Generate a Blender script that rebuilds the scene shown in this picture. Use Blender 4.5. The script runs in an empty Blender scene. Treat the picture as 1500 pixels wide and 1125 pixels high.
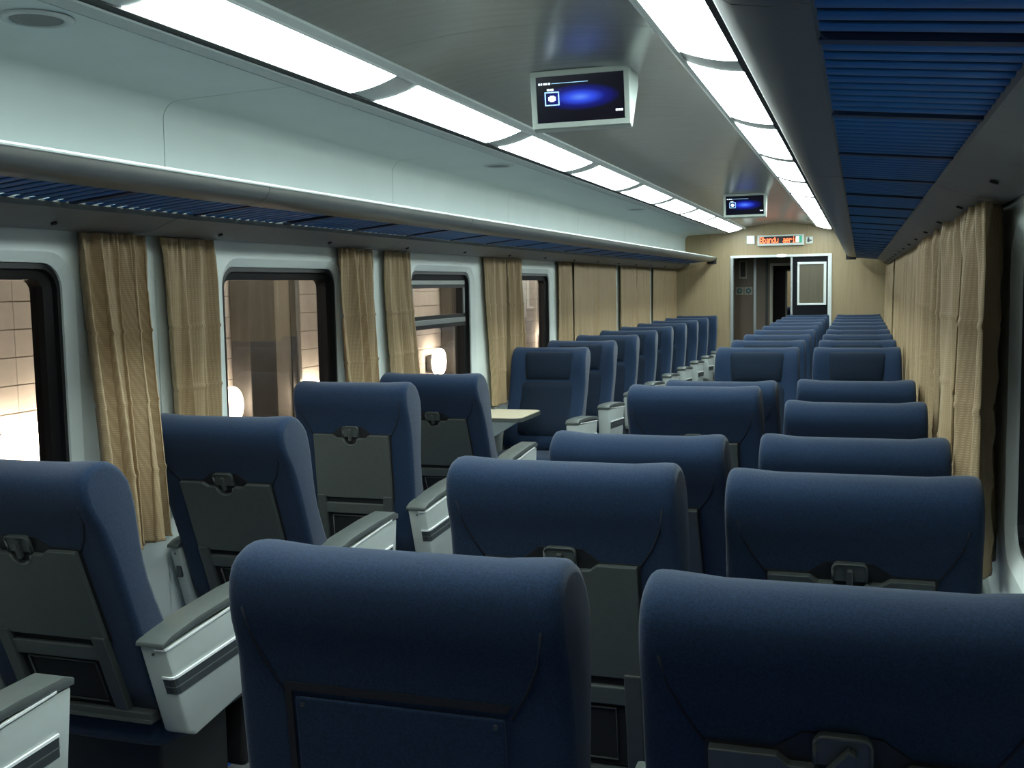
import bpy, bmesh, math, random
from mathutils import Matrix, Vector

scene = bpy.context.scene
COL = scene.collection
PI = math.pi

# ------------------------------------------------------------------ camera
EYE = (1.04, 0.0, 1.62)
F_PX = 1550.0
RIGHT = Vector((0.95017221, 0.31120988, -0.01792172))
DOWN = Vector((0.01149985, -0.09244764, -0.99565114))
FWD = Vector((-0.31151329, 0.94583394, -0.09142005))
cam_d = bpy.data.cameras.new('camera')
cam_d.sensor_width = 36.0
cam_d.lens = F_PX / 1500.0 * 36.0
cam_d.clip_start = 0.02
cam = bpy.data.objects.new('camera', cam_d)
COL.objects.link(cam)
m = Matrix.Identity(4)
for i in range(3):
    m[i][0] = RIGHT[i]; m[i][1] = -DOWN[i]; m[i][2] = -FWD[i]; m[i][3] = EYE[i]
cam.matrix_world = m
scene.camera = cam

# ------------------------------------------------------------------ world, exposure
world = bpy.data.worlds.new('night'); scene.world = world
world.use_nodes = True
bg = world.node_tree.nodes['Background']
bg.inputs['Color'].default_value = (0.35, 0.42, 0.6, 1); bg.inputs['Strength'].default_value = 0.004
vs = scene.view_settings
vs.view_transform = 'Standard'; vs.look = 'None'; vs.gamma = 1.0; vs.use_curve_mapping = False
vs.exposure = 0.0
LIGHT_STRENGTH = 22.0        # ceiling diffusers
LAMP_STRENGTH = 36.0        # platform lamps outside

# ------------------------------------------------------------------ materials
def new_mat(name):
    mt = bpy.data.materials.new(name); mt.use_nodes = True
    nt = mt.node_tree
    return mt, nt, nt.nodes['Principled BSDF']

def plain(name, col, rough=0.5, metal=0.0, var=0.08, scale=30.0, bump=0.0, bscale=400.0, sheen=0.0, stretch=None, spec=None, coat=0.0):
    """a colour with slight procedural variation and fine relief"""
    mt, nt, p = new_mat(name)
    p.inputs['Roughness'].default_value = rough
    p.inputs['Metallic'].default_value = metal
    if spec is not None: p.inputs['Specular IOR Level'].default_value = spec
    if sheen:
        p.inputs['Sheen Weight'].default_value = sheen
        p.inputs['Sheen Roughness'].default_value = 0.45
    if coat: p.inputs['Coat Weight'].default_value = coat
    tc = nt.nodes.new('ShaderNodeTexCoord')
    mp = nt.nodes.new('ShaderNodeMapping')
    nt.links.new(tc.outputs['Object'], mp.inputs['Vector'])
    if stretch: mp.inputs['Scale'].default_value = stretch
    nz = nt.nodes.new('ShaderNodeTexNoise'); nz.inputs['Scale'].default_value = scale
    nz.inputs['Detail'].default_value = 4
    nt.links.new(mp.outputs['Vector'], nz.inputs['Vector'])
    rp = nt.nodes.new('ShaderNodeValToRGB')
    rp.color_ramp.elements[0].position = 0.3; rp.color_ramp.elements[1].position = 0.7
    rp.color_ramp.elements[0].color = tuple(c * (1 - var) for c in col) + (1,)
    rp.color_ramp.elements[1].color = tuple(min(1, c * (1 + var)) for c in col) + (1,)
    nt.links.new(nz.outputs['Fac'], rp.inputs['Fac'])
    nt.links.new(rp.outputs['Color'], p.inputs['Base Color'])
    if bump:
        n2 = nt.nodes.new('ShaderNodeTexNoise'); n2.inputs['Scale'].default_value = bscale
        n2.inputs['Detail'].default_value = 2
        nt.links.new(tc.outputs['Object'], n2.inputs['Vector'])
        b = nt.nodes.new('ShaderNodeBump'); b.inputs['Strength'].default_value = bump
        b.inputs['Distance'].default_value = 0.002
        nt.links.new(n2.outputs['Fac'], b.inputs['Height'])
        nt.links.new(b.outputs['Normal'], p.inputs['Normal'])
    return mt

def emit(name, col, strength, base=(0.8, 0.8, 0.8)):
    mt, nt, p = new_mat(name)
    p.inputs['Base Color'].default_value = base + (1,)
    p.inputs['Roughness'].default_value = 0.5
    p.inputs['Emission Color'].default_value = col + (1,)
    p.inputs['Emission Strength'].default_value = strength
    return mt

M = {}
M['fabric'] = plain('navy_seat_fabric', (0.0110, 0.0265, 0.061), 0.9, var=0.28, scale=260, bump=0.5, bscale=900, sheen=0.16, spec=0.2)
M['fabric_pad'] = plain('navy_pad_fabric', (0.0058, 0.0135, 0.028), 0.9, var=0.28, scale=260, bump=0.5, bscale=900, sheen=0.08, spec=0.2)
M['seam'] = plain('dark_seam', (0.006, 0.009, 0.02), 0.9)
M['tray'] = plain('grey_tray_plastic', (0.058, 0.066, 0.062), 0.5, var=0.06, scale=60, bump=0.15, bscale=700)
M['frame_grey'] = plain('grey_frame_metal', (0.055, 0.062, 0.059), 0.45, metal=0.2)
M['net'] = plain('black_net', (0.004, 0.004, 0.006), 0.9, var=0.4, scale=500)
M['arm_white'] = plain('white_armrest_plastic', (0.43, 0.47, 0.445), 0.38, var=0.03, scale=12)
M['arm_pad'] = plain('grey_armrest_pad', (0.085, 0.098, 0.092), 0.42, var=0.05)
M['stripe'] = plain('dark_stripe', (0.045, 0.052, 0.052), 0.4)
M['chrome'] = plain('bright_trim_line', (0.92, 0.94, 0.93), 0.3, var=0.02)  # non-metal white: the highlight on the chrome is put into the colour
M['black'] = plain('black_metal', (0.006, 0.006, 0.008), 0.6)
M['panel'] = plain('pale_panel', (0.80, 0.86, 0.82), 0.4, var=0.025, scale=3)
M['ceiling'] = plain('satin_ceiling', (0.28, 0.305, 0.29), 0.24, var=0.05, scale=5, stretch=(0.6, 6, 1))
M['side_ceiling'] = plain('pale_side_ceiling', (0.69, 0.79, 0.765), 0.42, var=0.02, scale=4)
M['trim'] = plain('pale_trim', (0.56, 0.62, 0.60), 0.4, var=0.02)
M['cover'] = plain('grey_light_cover', (0.62, 0.67, 0.65), 0.35, var=0.03)
M['rack'] = plain('grey_rack_metal', (0.18, 0.187, 0.18), 0.33, metal=0.45, var=0.05, scale=8)
M['rail'] = plain('grey_rail', (0.24, 0.25, 0.235), 0.5, metal=0.1, var=0.05, scale=8)
M['blue'] = plain('blue_rack_slat', (0.022, 0.15, 0.42), 0.45, var=0.10, scale=14)
M['blue_dark'] = plain('dark_blue_crossbar', (0.010, 0.035, 0.10), 0.45)
M['deck'] = plain('dark_rack_deck', (0.004, 0.012, 0.035), 0.7, spec=0.1)  # near-black put in for the shade between the rack slats
M['rubber'] = plain('black_rubber', (0.006, 0.006, 0.007), 0.45)
M['aluminium'] = plain('aluminium', (0.42, 0.45, 0.45), 0.35, metal=0.7, var=0.03)
M['white_trim'] = plain('white_door_trim', (0.72, 0.76, 0.75), 0.4, var=0.02)
M['leaf'] = plain('dark_door_leaf', (0.006, 0.007, 0.010), 0.5, spec=0.12)
M['cream'] = plain('cream_frame', (0.55, 0.53, 0.42), 0.45)
M['floor'] = plain('grey_vinyl_floor', (0.11, 0.11, 0.11), 0.55, var=0.3, scale=180)
M['carpet'] = plain('blue_floor_covering', (0.008, 0.09, 0.48), 0.75, var=0.25, scale=200)
M['table_top'] = plain('pale_wood_table', (0.66, 0.58, 0.43), 0.4, var=0.06, scale=20, stretch=(1, 8, 1))
M['bezel'] = plain('pale_monitor_bezel', (0.46, 0.52, 0.48), 0.4, var=0.02)
M['grille'] = plain('grey_grille', (0.20, 0.22, 0.21), 0.6, var=0.5, scale=420)
M['dark_panel'] = plain('dark_panel', (0.05, 0.045, 0.04), 0.6)
M['sticker'] = plain('beige_sticker', (0.42, 0.38, 0.30), 0.5)
M['teal'] = plain('teal_emblem', (0.03, 0.14, 0.14), 0.5)
M['stone'] = plain('platform_stone', (0.52, 0.50, 0.46), 0.8, var=0.12, scale=4, bump=0.3, bscale=60)
M['joint'] = plain('dark_joint', (0.30, 0.26, 0.22), 0.9)
M['steel'] = plain('dark_steel', (0.055, 0.055, 0.05), 0.55, var=0.15, scale=6)
M['grey_door'] = plain('grey_metal_door', (0.22, 0.21, 0.17), 0.55, var=0.06, scale=6)
M['platform'] = plain('platform_floor', (0.22, 0.19, 0.16), 0.7, var=0.15, scale=8)
M['light'] = emit('lit_diffuser', (0.845, 1.0, 0.975), LIGHT_STRENGTH)
M['lamp'] = emit('warm_lamp_lens', (1.0, 0.86, 0.70), LAMP_STRENGTH)
M['tube'] = emit('warm_tube', (1.0, 0.99, 0.94), 150.0)
M['led'] = emit('red_led', (1.0, 0.16, 0.05), 4.0, (0.1, 0.01, 0.01))
M['led_dim'] = emit('dim_red_led', (0.6, 0.05, 0.02), 0.35, (0.05, 0.005, 0.005))
M['led_black'] = plain('led_panel', (0.012, 0.004, 0.004), 0.3)
M['led_green'] = emit('green_led', (0.05, 0.8, 0.45), 0.5, (0.02, 0.1, 0.06))
M['led_white'] = emit('white_indicator', (0.75, 1.0, 0.92), 1.2)
M['call'] = emit('pale_indicator', (0.80, 1.0, 0.95), 0.65)
M['screen_white'] = emit('screen_white_mark', (0.75, 0.9, 1.0), 1.4)
M['screen_cyan'] = emit('screen_cyan_mark', (0.25, 0.6, 1.0), 1.0)

def wood(name, col, dark, scale=1.0):
    mt, nt, p = new_mat(name)
    tc = nt.nodes.new('ShaderNodeTexCoord'); mp = nt.nodes.new('ShaderNodeMapping')
    mp.inputs['Scale'].default_value = (14 * scale, 14 * scale, 0.7 * scale)
    nt.links.new(tc.outputs['Object'], mp.inputs['Vector'])
    nz = nt.nodes.new('ShaderNodeTexNoise'); nz.inputs['Scale'].default_value = 2.2; nz.inputs['Detail'].default_value = 8
    nz.inputs['Roughness'].default_value = 0.65
    nt.links.new(mp.outputs['Vector'], nz.inputs['Vector'])
    rp = nt.nodes.new('ShaderNodeValToRGB')
    rp.color_ramp.elements[0].position = 0.32; rp.color_ramp.elements[1].position = 0.68
    rp.color_ramp.elements[0].color = dark + (1,); rp.color_ramp.elements[1].color = col + (1,)
    nt.links.new(nz.outputs['Fac'], rp.inputs['Fac']); nt.links.new(rp.outputs['Color'], p.inputs['Base Color'])
    p.inputs['Roughness'].default_value = 0.42
    return mt
M['wood'] = wood('beige_wood_veneer', (0.37, 0.285, 0.165), (0.30, 0.225, 0.125))
M['wood_olive'] = wood('olive_wood_veneer', (0.115, 0.097, 0.06), (0.09, 0.076, 0.046))
M['wood_brown'] = wood('brown_wood_veneer', (0.20, 0.145, 0.10), (0.15, 0.108, 0.07))

def curtain_mat():
    mt, nt, p = new_mat('beige_curtain_fabric')
    tc = nt.nodes.new('ShaderNodeTexCoord')
    mp = nt.nodes.new('ShaderNodeMapping'); mp.inputs['Scale'].default_value = (1, 1, 1)
    nt.links.new(tc.outputs['Object'], mp.inputs['Vector'])
    w1 = nt.nodes.new('ShaderNodeTexWave'); w1.wave_type = 'BANDS'; w1.bands_direction = 'Z'
    w1.inputs['Scale'].default_value = 45; w1.inputs['Distortion'].default_value = 2.0; w1.inputs['Detail'].default_value = 2
    w2 = nt.nodes.new('ShaderNodeTexWave'); w2.wave_type = 'BANDS'; w2.bands_direction = 'Y'
    w2.inputs['Scale'].default_value = 45; w2.inputs['Distortion'].default_value = 2.0
    for w in (w1, w2): nt.links.new(mp.outputs['Vector'], w.inputs['Vector'])
    mul = nt.nodes.new('ShaderNodeMath'); mul.operation = 'MULTIPLY'
    nt.links.new(w1.outputs['Fac'], mul.inputs[0]); nt.links.new(w2.outputs['Fac'], mul.inputs[1])
    rp = nt.nodes.new('ShaderNodeValToRGB')
    rp.color_ramp.elements[0].color = (0.34, 0.24, 0.13, 1); rp.color_ramp.elements[1].color = (0.47, 0.345, 0.205, 1)
    nt.links.new(mul.outputs[0], rp.inputs['Fac']); nt.links.new(rp.outputs['Color'], p.inputs['Base Color'])
    b = nt.nodes.new('ShaderNodeBump'); b.inputs['Strength'].default_value = 0.25; b.inputs['Distance'].default_value = 0.002
    nt.links.new(mul.outputs[0], b.inputs['Height']); nt.links.new(b.outputs['Normal'], p.inputs['Normal'])
    p.inputs['Roughness'].default_value = 0.6
    p.inputs['Sheen Weight'].default_value = 0.04
    return mt
M['curtain'] = curtain_mat()

def glass_mat():
    mt = bpy.data.materials.new('window_glass'); mt.use_nodes = True
    nt = mt.node_tree; nt.nodes.clear()
    out = nt.nodes.new('ShaderNodeOutputMaterial'); mix = nt.nodes.new('ShaderNodeMixShader')
    tr = nt.nodes.new('ShaderNodeBsdfTransparent'); tr.inputs['Color'].default_value = (0.80, 0.76, 0.72, 1)
    gl = nt.nodes.new('ShaderNodeBsdfGlossy'); gl.inputs['Roughness'].default_value = 0.01
    fr = nt.nodes.new('ShaderNodeFresnel'); fr.inputs['IOR'].default_value = 1.5
    ge = nt.nodes.new('ShaderNodeNewGeometry')
    io = nt.nodes.new('ShaderNodeMapRange'); io.inputs['To Min'].default_value = 1.5; io.inputs['To Max'].default_value = 1 / 1.5
    nt.links.new(ge.outputs['Backfacing'], io.inputs['Value']); nt.links.new(io.outputs['Result'], fr.inputs['IOR'])
    nt.links.new(fr.outputs['Fac'], mix.inputs['Fac'])
    nt.links.new(tr.outputs['BSDF'], mix.inputs[1]); nt.links.new(gl.outputs['BSDF'], mix.inputs[2])
    nt.links.new(mix.outputs['Shader'], out.inputs['Surface'])
    return mt
M['glass'] = glass_mat()

def screen_mat():
    """dark screen showing a soft blue ellipse (the picture on the screen itself)"""
    mt, nt, p = new_mat('blue_screen_picture')
    p.inputs['Base Color'].default_value = (0.004, 0.004, 0.006, 1); p.inputs['Roughness'].default_value = 0.15
    tc = nt.nodes.new('ShaderNodeTexCoord'); mp = nt.nodes.new('ShaderNodeMapping')
    nt.links.new(tc.outputs['Generated'], mp.inputs['Vector'])
    mp.inputs['Location'].default_value = (-0.5, 0, -0.52); 
    sc = nt.nodes.new('ShaderNodeVectorMath'); sc.operation = 'MULTIPLY'; sc.inputs[1].default_value = (2.2, 0.0, 3.5)
    nt.links.new(mp.outputs['Vector'], sc.inputs[0])
    ln = nt.nodes.new('ShaderNodeVectorMath'); ln.operation = 'LENGTH'
    nt.links.new(sc.outputs['Vector'], ln.inputs[0])
    rp = nt.nodes.new('ShaderNodeValToRGB')
    e = rp.color_ramp.elements
    e[0].position = 0.0; e[0].color = (0.12, 0.28, 1.0, 1)
    e[1].position = 1.0; e[1].color = (0.0, 0.0, 0.006, 1)
    a = e.new(0.3); a.color = (0.03, 0.08, 0.85, 1)
    a = e.new(0.62); a.color = (0.003, 0.006, 0.22, 1)
    nt.links.new(ln.outputs['Value'], rp.inputs['Fac'])
    nt.links.new(rp.outputs['Color'], p.inputs['Emission Color']); p.inputs['Emission Strength'].default_value = 0.95
    return mt
M['screen'] = screen_mat()

# ------------------------------------------------------------------ helpers
def me_from(name, verts, faces, mat, smooth=False):
    me = bpy.data.meshes.new(name)
    me.from_pydata([tuple(v) for v in verts], [], faces)
    bm = bmesh.new(); bm.from_mesh(me); bmesh.ops.recalc_face_normals(bm, faces=bm.faces); bm.to_mesh(me); bm.free()
    me.materials.append(M[mat] if isinstance(mat, str) else mat)
    if smooth:
        for p in me.polygons: p.use_smooth = True
    me.update()
    return me

def link(name, me, parent=None, loc=None, rot=None):
    o = bpy.data.objects.new(name, me); COL.objects.link(o)
    if parent: o.parent = parent
    if loc: o.location = loc
    if rot: o.rotation_euler = rot
    return o

def box_me(name, xr, yr, zr, mat, bev=0.0, seg=2, smooth=None):
    bm = bmesh.new()
    vs_ = [bm.verts.new((x, y, z)) for x in xr for y in yr for z in zr]
    for f in ((0, 1, 3, 2), (4, 6, 7, 5), (0, 4, 5, 1), (2, 3, 7, 6), (0, 2, 6, 4), (1, 5, 7, 3)):
        bm.faces.new([vs_[i] for i in f])
    if bev: bmesh.ops.bevel(bm, geom=bm.edges[:], offset=bev, segments=seg, affect='EDGES', profile=0.5)
    bmesh.ops.recalc_face_normals(bm, faces=bm.faces)
    me = bpy.data.meshes.new(name); bm.to_mesh(me); bm.free()
    me.materials.append(M[mat])
    if smooth if smooth is not None else bev > 0.012:
        for p in me.polygons: p.use_smooth = True
    return me

def box(name, xr, yr, zr, mat, parent=None, bev=0.0, seg=2, loc=None, rot=None):
    return link(name, box_me(name, xr, yr, zr, mat, bev, seg), parent, loc, rot)

def prism_me(name, pts, axis, a0, a1, mat, bev=0.0, seg=2, smooth=False):
    """closed outline pts (2-D) extruded along axis 'x','y','z' from a0 to a1"""
    def v(p, a):
        return {'x': (a, p[0], p[1]), 'y': (p[0], a, p[1]), 'z': (p[0], p[1], a)}[axis]
    bm = bmesh.new(); n = len(pts)
    A = [bm.verts.new(v(p, a0)) for p in pts]; B = [bm.verts.new(v(p, a1)) for p in pts]
    bm.faces.new(A); bm.faces.new(B[::-1])
    for i in range(n): bm.faces.new((A[i], B[i], B[(i + 1) % n], A[(i + 1) % n]))
    bmesh.ops.recalc_face_normals(bm, faces=bm.faces)
    if bev:
        ed = [e for e in bm.edges if abs(e.calc_face_angle(0)) > 0.6]
        bmesh.ops.bevel(bm, geom=ed, offset=bev, segments=seg, affect='EDGES', profile=0.5)
    bmesh.ops.triangulate(bm, faces=[f for f in bm.faces if len(f.verts) > 4])
    me = bpy.data.meshes.new(name); bm.to_mesh(me); bm.free(); me.materials.append(M[mat])
    if smooth:
        for p in me.polygons: p.use_smooth = True
        try: me.set_sharp_from_angle(angle=math.radians(38))
        except Exception: pass
    return me

def prism(name, pts, axis, a0, a1, mat, parent=None, bev=0.0, smooth=False, loc=None, rot=None):
    return link(name, prism_me(name, pts, axis, a0, a1, mat, bev, 2, smooth), parent, loc, rot)

def strip_pts(line, t):
    """thicken an open 2-D polyline by t on its left-hand side -> closed outline"""
    out = []
    n = len(line)
    for i, p in enumerate(line):
        a = line[max(i - 1, 0)]; b = line[min(i + 1, n - 1)]
        dx, dy = b[0] - a[0], b[1] - a[1]; l = math.hypot(dx, dy) or 1
        out.append((p[0] - dy / l * t, p[1] + dx / l * t))
    return list(line) + out[::-1]

def arc(cx, cy, r, a0, a1, n):
    return [(cx + r * math.cos(math.radians(a0 + (a1 - a0) * i / n)), cy + r * math.sin(math.radians(a0 + (a1 - a0) * i / n))) for i in range(n + 1)]

def rrect(y0, y1, z0, z1, r, n=6):
    return arc(y1 - r, z1 - r, r, 0, 90, n) + arc(y0 + r, z1 - r, r, 90, 180, n) + arc(y0 + r, z0 + r, r, 180, 270, n) + arc(y1 - r, z0 + r, r, 270, 360, n)

def cyl_me(name, r, h, axis, mat, n=20, r2=None):
    r2 = r if r2 is None else r2
    verts = []; 
    for k, (rr, a) in enumerate(((r, 0), (r2, h))):
        for i in range(n):
            c, s = rr * math.cos(2 * PI * i / n), rr * math.sin(2 * PI * i / n)
            verts.append({'x': (a, c, s), 'y': (c, a, s), 'z': (c, s, a)}[axis])
    faces = [list(range(n)), list(range(n, 2 * n))] + [(i, (i + 1) % n, n + (i + 1) % n, n + i) for i in range(n)]
    return me_from(name, verts, faces, mat)

def empty(name, loc, label=None, cat=None, group=None, rz=0.0):
    o = bpy.data.objects.new(name, None); COL.objects.link(o)
    o.empty_display_size = 0.1
    o.location = loc; o.rotation_euler = (0, 0, rz)
    if label: tag(o, label, cat, group)
    return o

def tag(o, label, cat, group=None):
    o['label'] = label; o['category'] = cat
    if group: o['group'] = group
    return o

def struct(o, label=None):
    o['kind'] = 'structure'
    if label: o['label'] = label
    return o

ORD = ['first', 'second', 'third', 'fourth', 'fifth', 'sixth', 'seventh', 'eighth', 'ninth', 'tenth', 'eleventh', 'twelfth', 'thirteenth', 'fourteenth']

# ================================================================== THE CARRIAGE
YB, YE = -0.6, 15.0          # rear and front end walls
WX = 1.44                    # inner face of the side walls
PITCH = 1.93                 # window bay
PIL0 = 3.33                  # centre of the pillar seen first on the left
BAYS = bays = [PIL0 + PITCH * k for k in range(-2, 6)]           # bay starts (pillar centres)

# floor
fl = struct(box('floor', (-WX, WX), (YB, YE + 4.6), (-0.06, 0.0), 'floor'), 'dark grey vinyl floor of the carriage')
for a, b in ((-WX, -1.0), (0.02, WX)):
    box('floor_covering', (a, b), (YB, YE), (0.0, 0.006), 'carpet', fl)

# side walls, one moulded panel per window bay, each with a rounded window opening
WZ0, WZ1 = 0.86, 1.725
def ring(inner, outer, xa, xb=None):
    """faces between two loops of the same length; loops are (y,z) with x given"""
    n = len(inner)
    V = [(xa, p[0], p[1]) for p in inner] + [(xa if xb is None else xb, p[0], p[1]) for p in outer]
    Fc = [(i, (i + 1) % n, n + (i + 1) % n, n + i) for i in range(n)]
    return V, Fc

def to_rect(loop, y0, y1, z0, z1):
    """project a rounded-rectangle loop onto a surrounding rectangle, keeping its four corners"""
    cy = sum(p[0] for p in loop) / len(loop); cz = sum(p[1] for p in loop) / len(loop)
    n = len(loop) // 4; out = []
    corners = [(y1, z1), (y0, z1), (y0, z0), (y1, z0)]
    for i, p in enumerate(loop):
        q = i // n; k = i % n
        c = corners[q]; mid = n // 2
        if k == mid: out.append(c)
        else:
            horiz = (k < mid) if q in (0, 2) else (k > mid)      # point lies on the vertical side (y fixed)
            if horiz: out.append((c[0], p[1]))
            else: out.append((p[0], c[1]))
    return out

def wall_side(s, name, label):
    holder = None
    bays = [b + (0.36 if s > 0 else 0.0) for b in BAYS]
    for j, yb in enumerate(bays):
        y0, y1 = yb + 0.002, min(yb + PITCH, YE) - 0.002
        if yb + PITCH > YE + 0.1:
            box('wall_panel', sorted((s * WX, s * (WX + 0.012))), (y0, y1), (0, 1.93), 'panel', holder); continue
        if y1 - y0 < 0.5: continue
        wy0, wy1 = yb + 0.465, min(yb + PITCH - 0.46, y1 - 0.1)
        loop = rrect(wy0, wy1, WZ0, WZ1, 0.085, 6)
        big = rrect(wy0 - 0.035, wy1 + 0.035, WZ0 - 0.035, WZ1 + 0.035, 0.12, 6)
        outer = to_rect(big, y0, y1, 0.0, 1.93)
        X = s * WX
        V, Fc = ring(big, outer, X)
        n = len(big); off = len(V)
        # bevelled surround leaning into the opening, then the reveal
        V += [(X + s * 0.022, p[0], p[1]) for p in loop] + [(X + s * 0.07, p[0], p[1]) for p in loop]
        for i in range(n):
            k = (i + 1) % n
            Fc.append((i, k, off + k, off + i)); Fc.append((off + i, off + k, off + n + k, off + n + i))
        me = me_from(name, V, Fc, 'panel')
        if holder is None:
            holder = struct(link(name, me), label)
        else:
            link('wall_panel', me, holder)
        window(s, wy0, wy1, j)
    # outer skin so that nothing shines through the joints
    y_edges = [YB] + [v for yb in bays if yb + PITCH < YE + 0.1 for v in (yb + 0.44, yb + PITCH - 0.44)] + [YE]
    for a, b in zip(y_edges[::2], y_edges[1::2]):
        if b > a + 0.02: box('wall_backing', sorted((s * (WX + 0.012), s * (WX + 0.07))), (a, min(b, YE)), (0, 1.95), 'panel', holder)
    return holder

WIN_N = [0]
def window(s, y0, y1, j):
    WIN_N[0] += 1
    X = s * WX
    hopper = (s < 0 and j == 3)
    w = struct(empty('window_%d' % WIN_N[0], (0, 0, 0)))
    w['label'] = 'window with a black rubber frame in the %s wall' % ('left' if s < 0 else 'right')
    lo = rrect(y0 + 0.001, y1 - 0.001, WZ0 + 0.001, WZ1 - 0.001, 0.084, 6); li = rrect(y0 + 0.055, y1 - 0.055, WZ0 + 0.055, WZ1 - 0.055, 0.04, 6)
    lm = rrect(y0 + 0.02, y1 - 0.02, WZ0 + 0.02, WZ1 - 0.02, 0.07, 6)
    n = len(lo); V = []
    for lp, x in ((lo, 0.030), (lm, 0.026), (lm, 0.045), (li, 0.052), (li, 0.105), (lo, 0.105)):
        V += [(X + s * x, p[0], p[1]) for p in lp]
    Fc = []
    for k in range(6):
        a, b = k * n, ((k + 1) % 6) * n
        for i in range(n):
            Fc.append((a + i, a + (i + 1) % n, b + (i + 1) % n, b + i))
    link('window_frame', me_from('window_frame', V, Fc, 'rubber'), w)
    pane = rrect(y0 + 0.05, y1 - 0.05, WZ0 + 0.05, WZ1 - 0.05, 0.045, 6)
    link('pane', prism_me('pane', pane, 'x', X + s * 0.078, X + s * 0.084, 'glass'), w)
    if hopper:
        zb = 1.405
        xr = sorted((X + s * 0.040, X + s * 0.074))
        box('hopper_bar', xr, (y0 + 0.052, y1 - 0.052), (zb - 0.012, zb + 0.022), 'aluminium', w, 0.004)
        box('hopper_seal', xr, (y0 + 0.052, y1 - 0.052), (zb + 0.022, zb + 0.045), 'rubber', w)
        box('hopper_seal', xr, (y0 + 0.052, y1 - 0.052), (zb - 0.035, zb - 0.012), 'rubber', w)
        box('hopper_head', xr, (y0 + 0.052, y1 - 0.052), (WZ1 - 0.085, WZ1 - 0.056), 'aluminium', w, 0.004)
        box('hopper_seal', xr, (y0 + 0.052, y1 - 0.052), (WZ1 - 0.105, WZ1 - 0.085), 'rubber', w)
        box('hopper_stile', xr, (y1 - 0.085, y1 - 0.056), (zb + 0.022, WZ1 - 0.085), 'aluminium', w, 0.004)
        box('hopper_seal', xr, (y1 - 0.105, y1 - 0.085), (zb + 0.045, WZ1 - 0.105), 'rubber', w)
        box('hopper_stile', xr, (y0 + 0.056, y0 + 0.085), (zb + 0.022, WZ1 - 0.085), 'aluminium', w, 0.004)

wall_side(-1, 'wall_left', 'pale moulded left wall of the carriage')
wall_side(1, 'wall_right', 'pale moulded right wall of the carriage')
for s, nm in ((-1, 'left'), (1, 'right')):
    bb = prism('baseboard_' + nm, [(s * WX, 0.0), (s * (WX - 0.05), 0.0), (s * (WX - 0.05), 0.10), (s * (WX - 0.03), 0.13), (s * WX, 0.14)], 'y', YB, YE, 'trim')
    struct(bb)

# ceiling: central arched panel in sections, with fine transverse joints
cen = [(-0.455, 2.374), (-0.40, 2.387), (-0.30, 2.403), (-0.2, 2.413), (-0.1, 2.4185), (0, 2.42), (0.1, 2.4185), (0.2, 2.413), (0.30, 2.403), (0.40, 2.387), (0.455, 2.374)]
cuts = [YB, 1.27, 3.19, 5.12, 7.05, 8.98, 10.91, 12.84, YE]
ceil = None
for a, b in zip(cuts, cuts[1:]):
    me = prism_me('ceiling', strip_pts(cen, 0.012), 'y', a + 0.0015, b - 0.0015, 'ceiling', smooth=True)
    if ceil is None: ceil = struct(link('ceiling', me), 'satin grey arched ceiling of the carriage')
    else: link('ceiling_panel', me, ceil)
# roof skin that closes the carriage above the ceiling
roof = [(-1.52, 1.9), (-1.5, 2.25), (-1.2, 2.48), (-0.6, 2.56), (0, 2.58), (0.6, 2.56), (1.2, 2.48), (1.5, 2.25), (1.52, 1.9)]
prism('roof_skin', strip_pts(roof, 0.02), 'y', YB, YE, 'black', ceil)

def mir(s, pts): return [(s * p[0], p[1]) for p in pts]

for k, (s, nm) in enumerate(((-1, 'left'), (1, 'right'))):
    # pale strips on either side of the lights
    t = prism('trim_%d' % (2 * k + 1), mir(s, [(0.452, 2.378), (0.452, 2.366), (0.470, 2.352), (0.486, 2.350), (0.486, 2.372)]), 'y', YB, YE, 'trim')
    struct(t, 'pale strip along the inner edge of the %s light row' % nm)
    t = prism('trim_%d' % (2 * k + 2), mir(s, [(0.710, 2.306), (0.713, 2.302), (0.775, 2.301), (0.775, 2.315), (0.710, 2.318)]), 'y', YB, YE, 'trim')
    struct(t, 'pale strip along the outer edge of the %s light row' % nm)
    box('shadow_gap', sorted((s * 0.671, s * 0.7095)), (YB, YE), (2.307, 2.33), 'black', t)
    box('shadow_gap', sorted((s * 0.7755, s * 0.7865)), (YB, YE), (2.305, 2.318), 'black', t)
    # side ceiling panels that fold down into the upper wall, joint at every bay
    prof = [(0.787, 2.304), (1.0, 2.300), (1.235, 2.290)] + arc(1.235, 2.225, 0.065, 90, 0, 7)[1:] + [(1.302, 2.0), (1.302, 1.872)]
    holder = None
    for yb in [YB] + bays + [YE]:
        pass
    ys = [YB] + [b - 0.10 for b in bays[1:]] + [YE]
    for a, b in zip(ys, ys[1:]):
        me = prism_me('side_panel', strip_pts(mir(s, prof), -0.012 * -s if False else 0.012 * s), 'y', a + 0.002, b - 0.002, 'side_ceiling', smooth=True)
        if holder is None: holder = struct(link('wall_upper_' + nm, me), 'pale upper wall panels above the %s luggage rack' % nm)
        else: link('side_panel', me, holder)
    prism('joint_backing', strip_pts(mir(s, [(p[0] + 0.014, p[1] + 0.014) for p in prof]), 0.006 * s), 'y', YB, YE, 'seam', holder)

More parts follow.
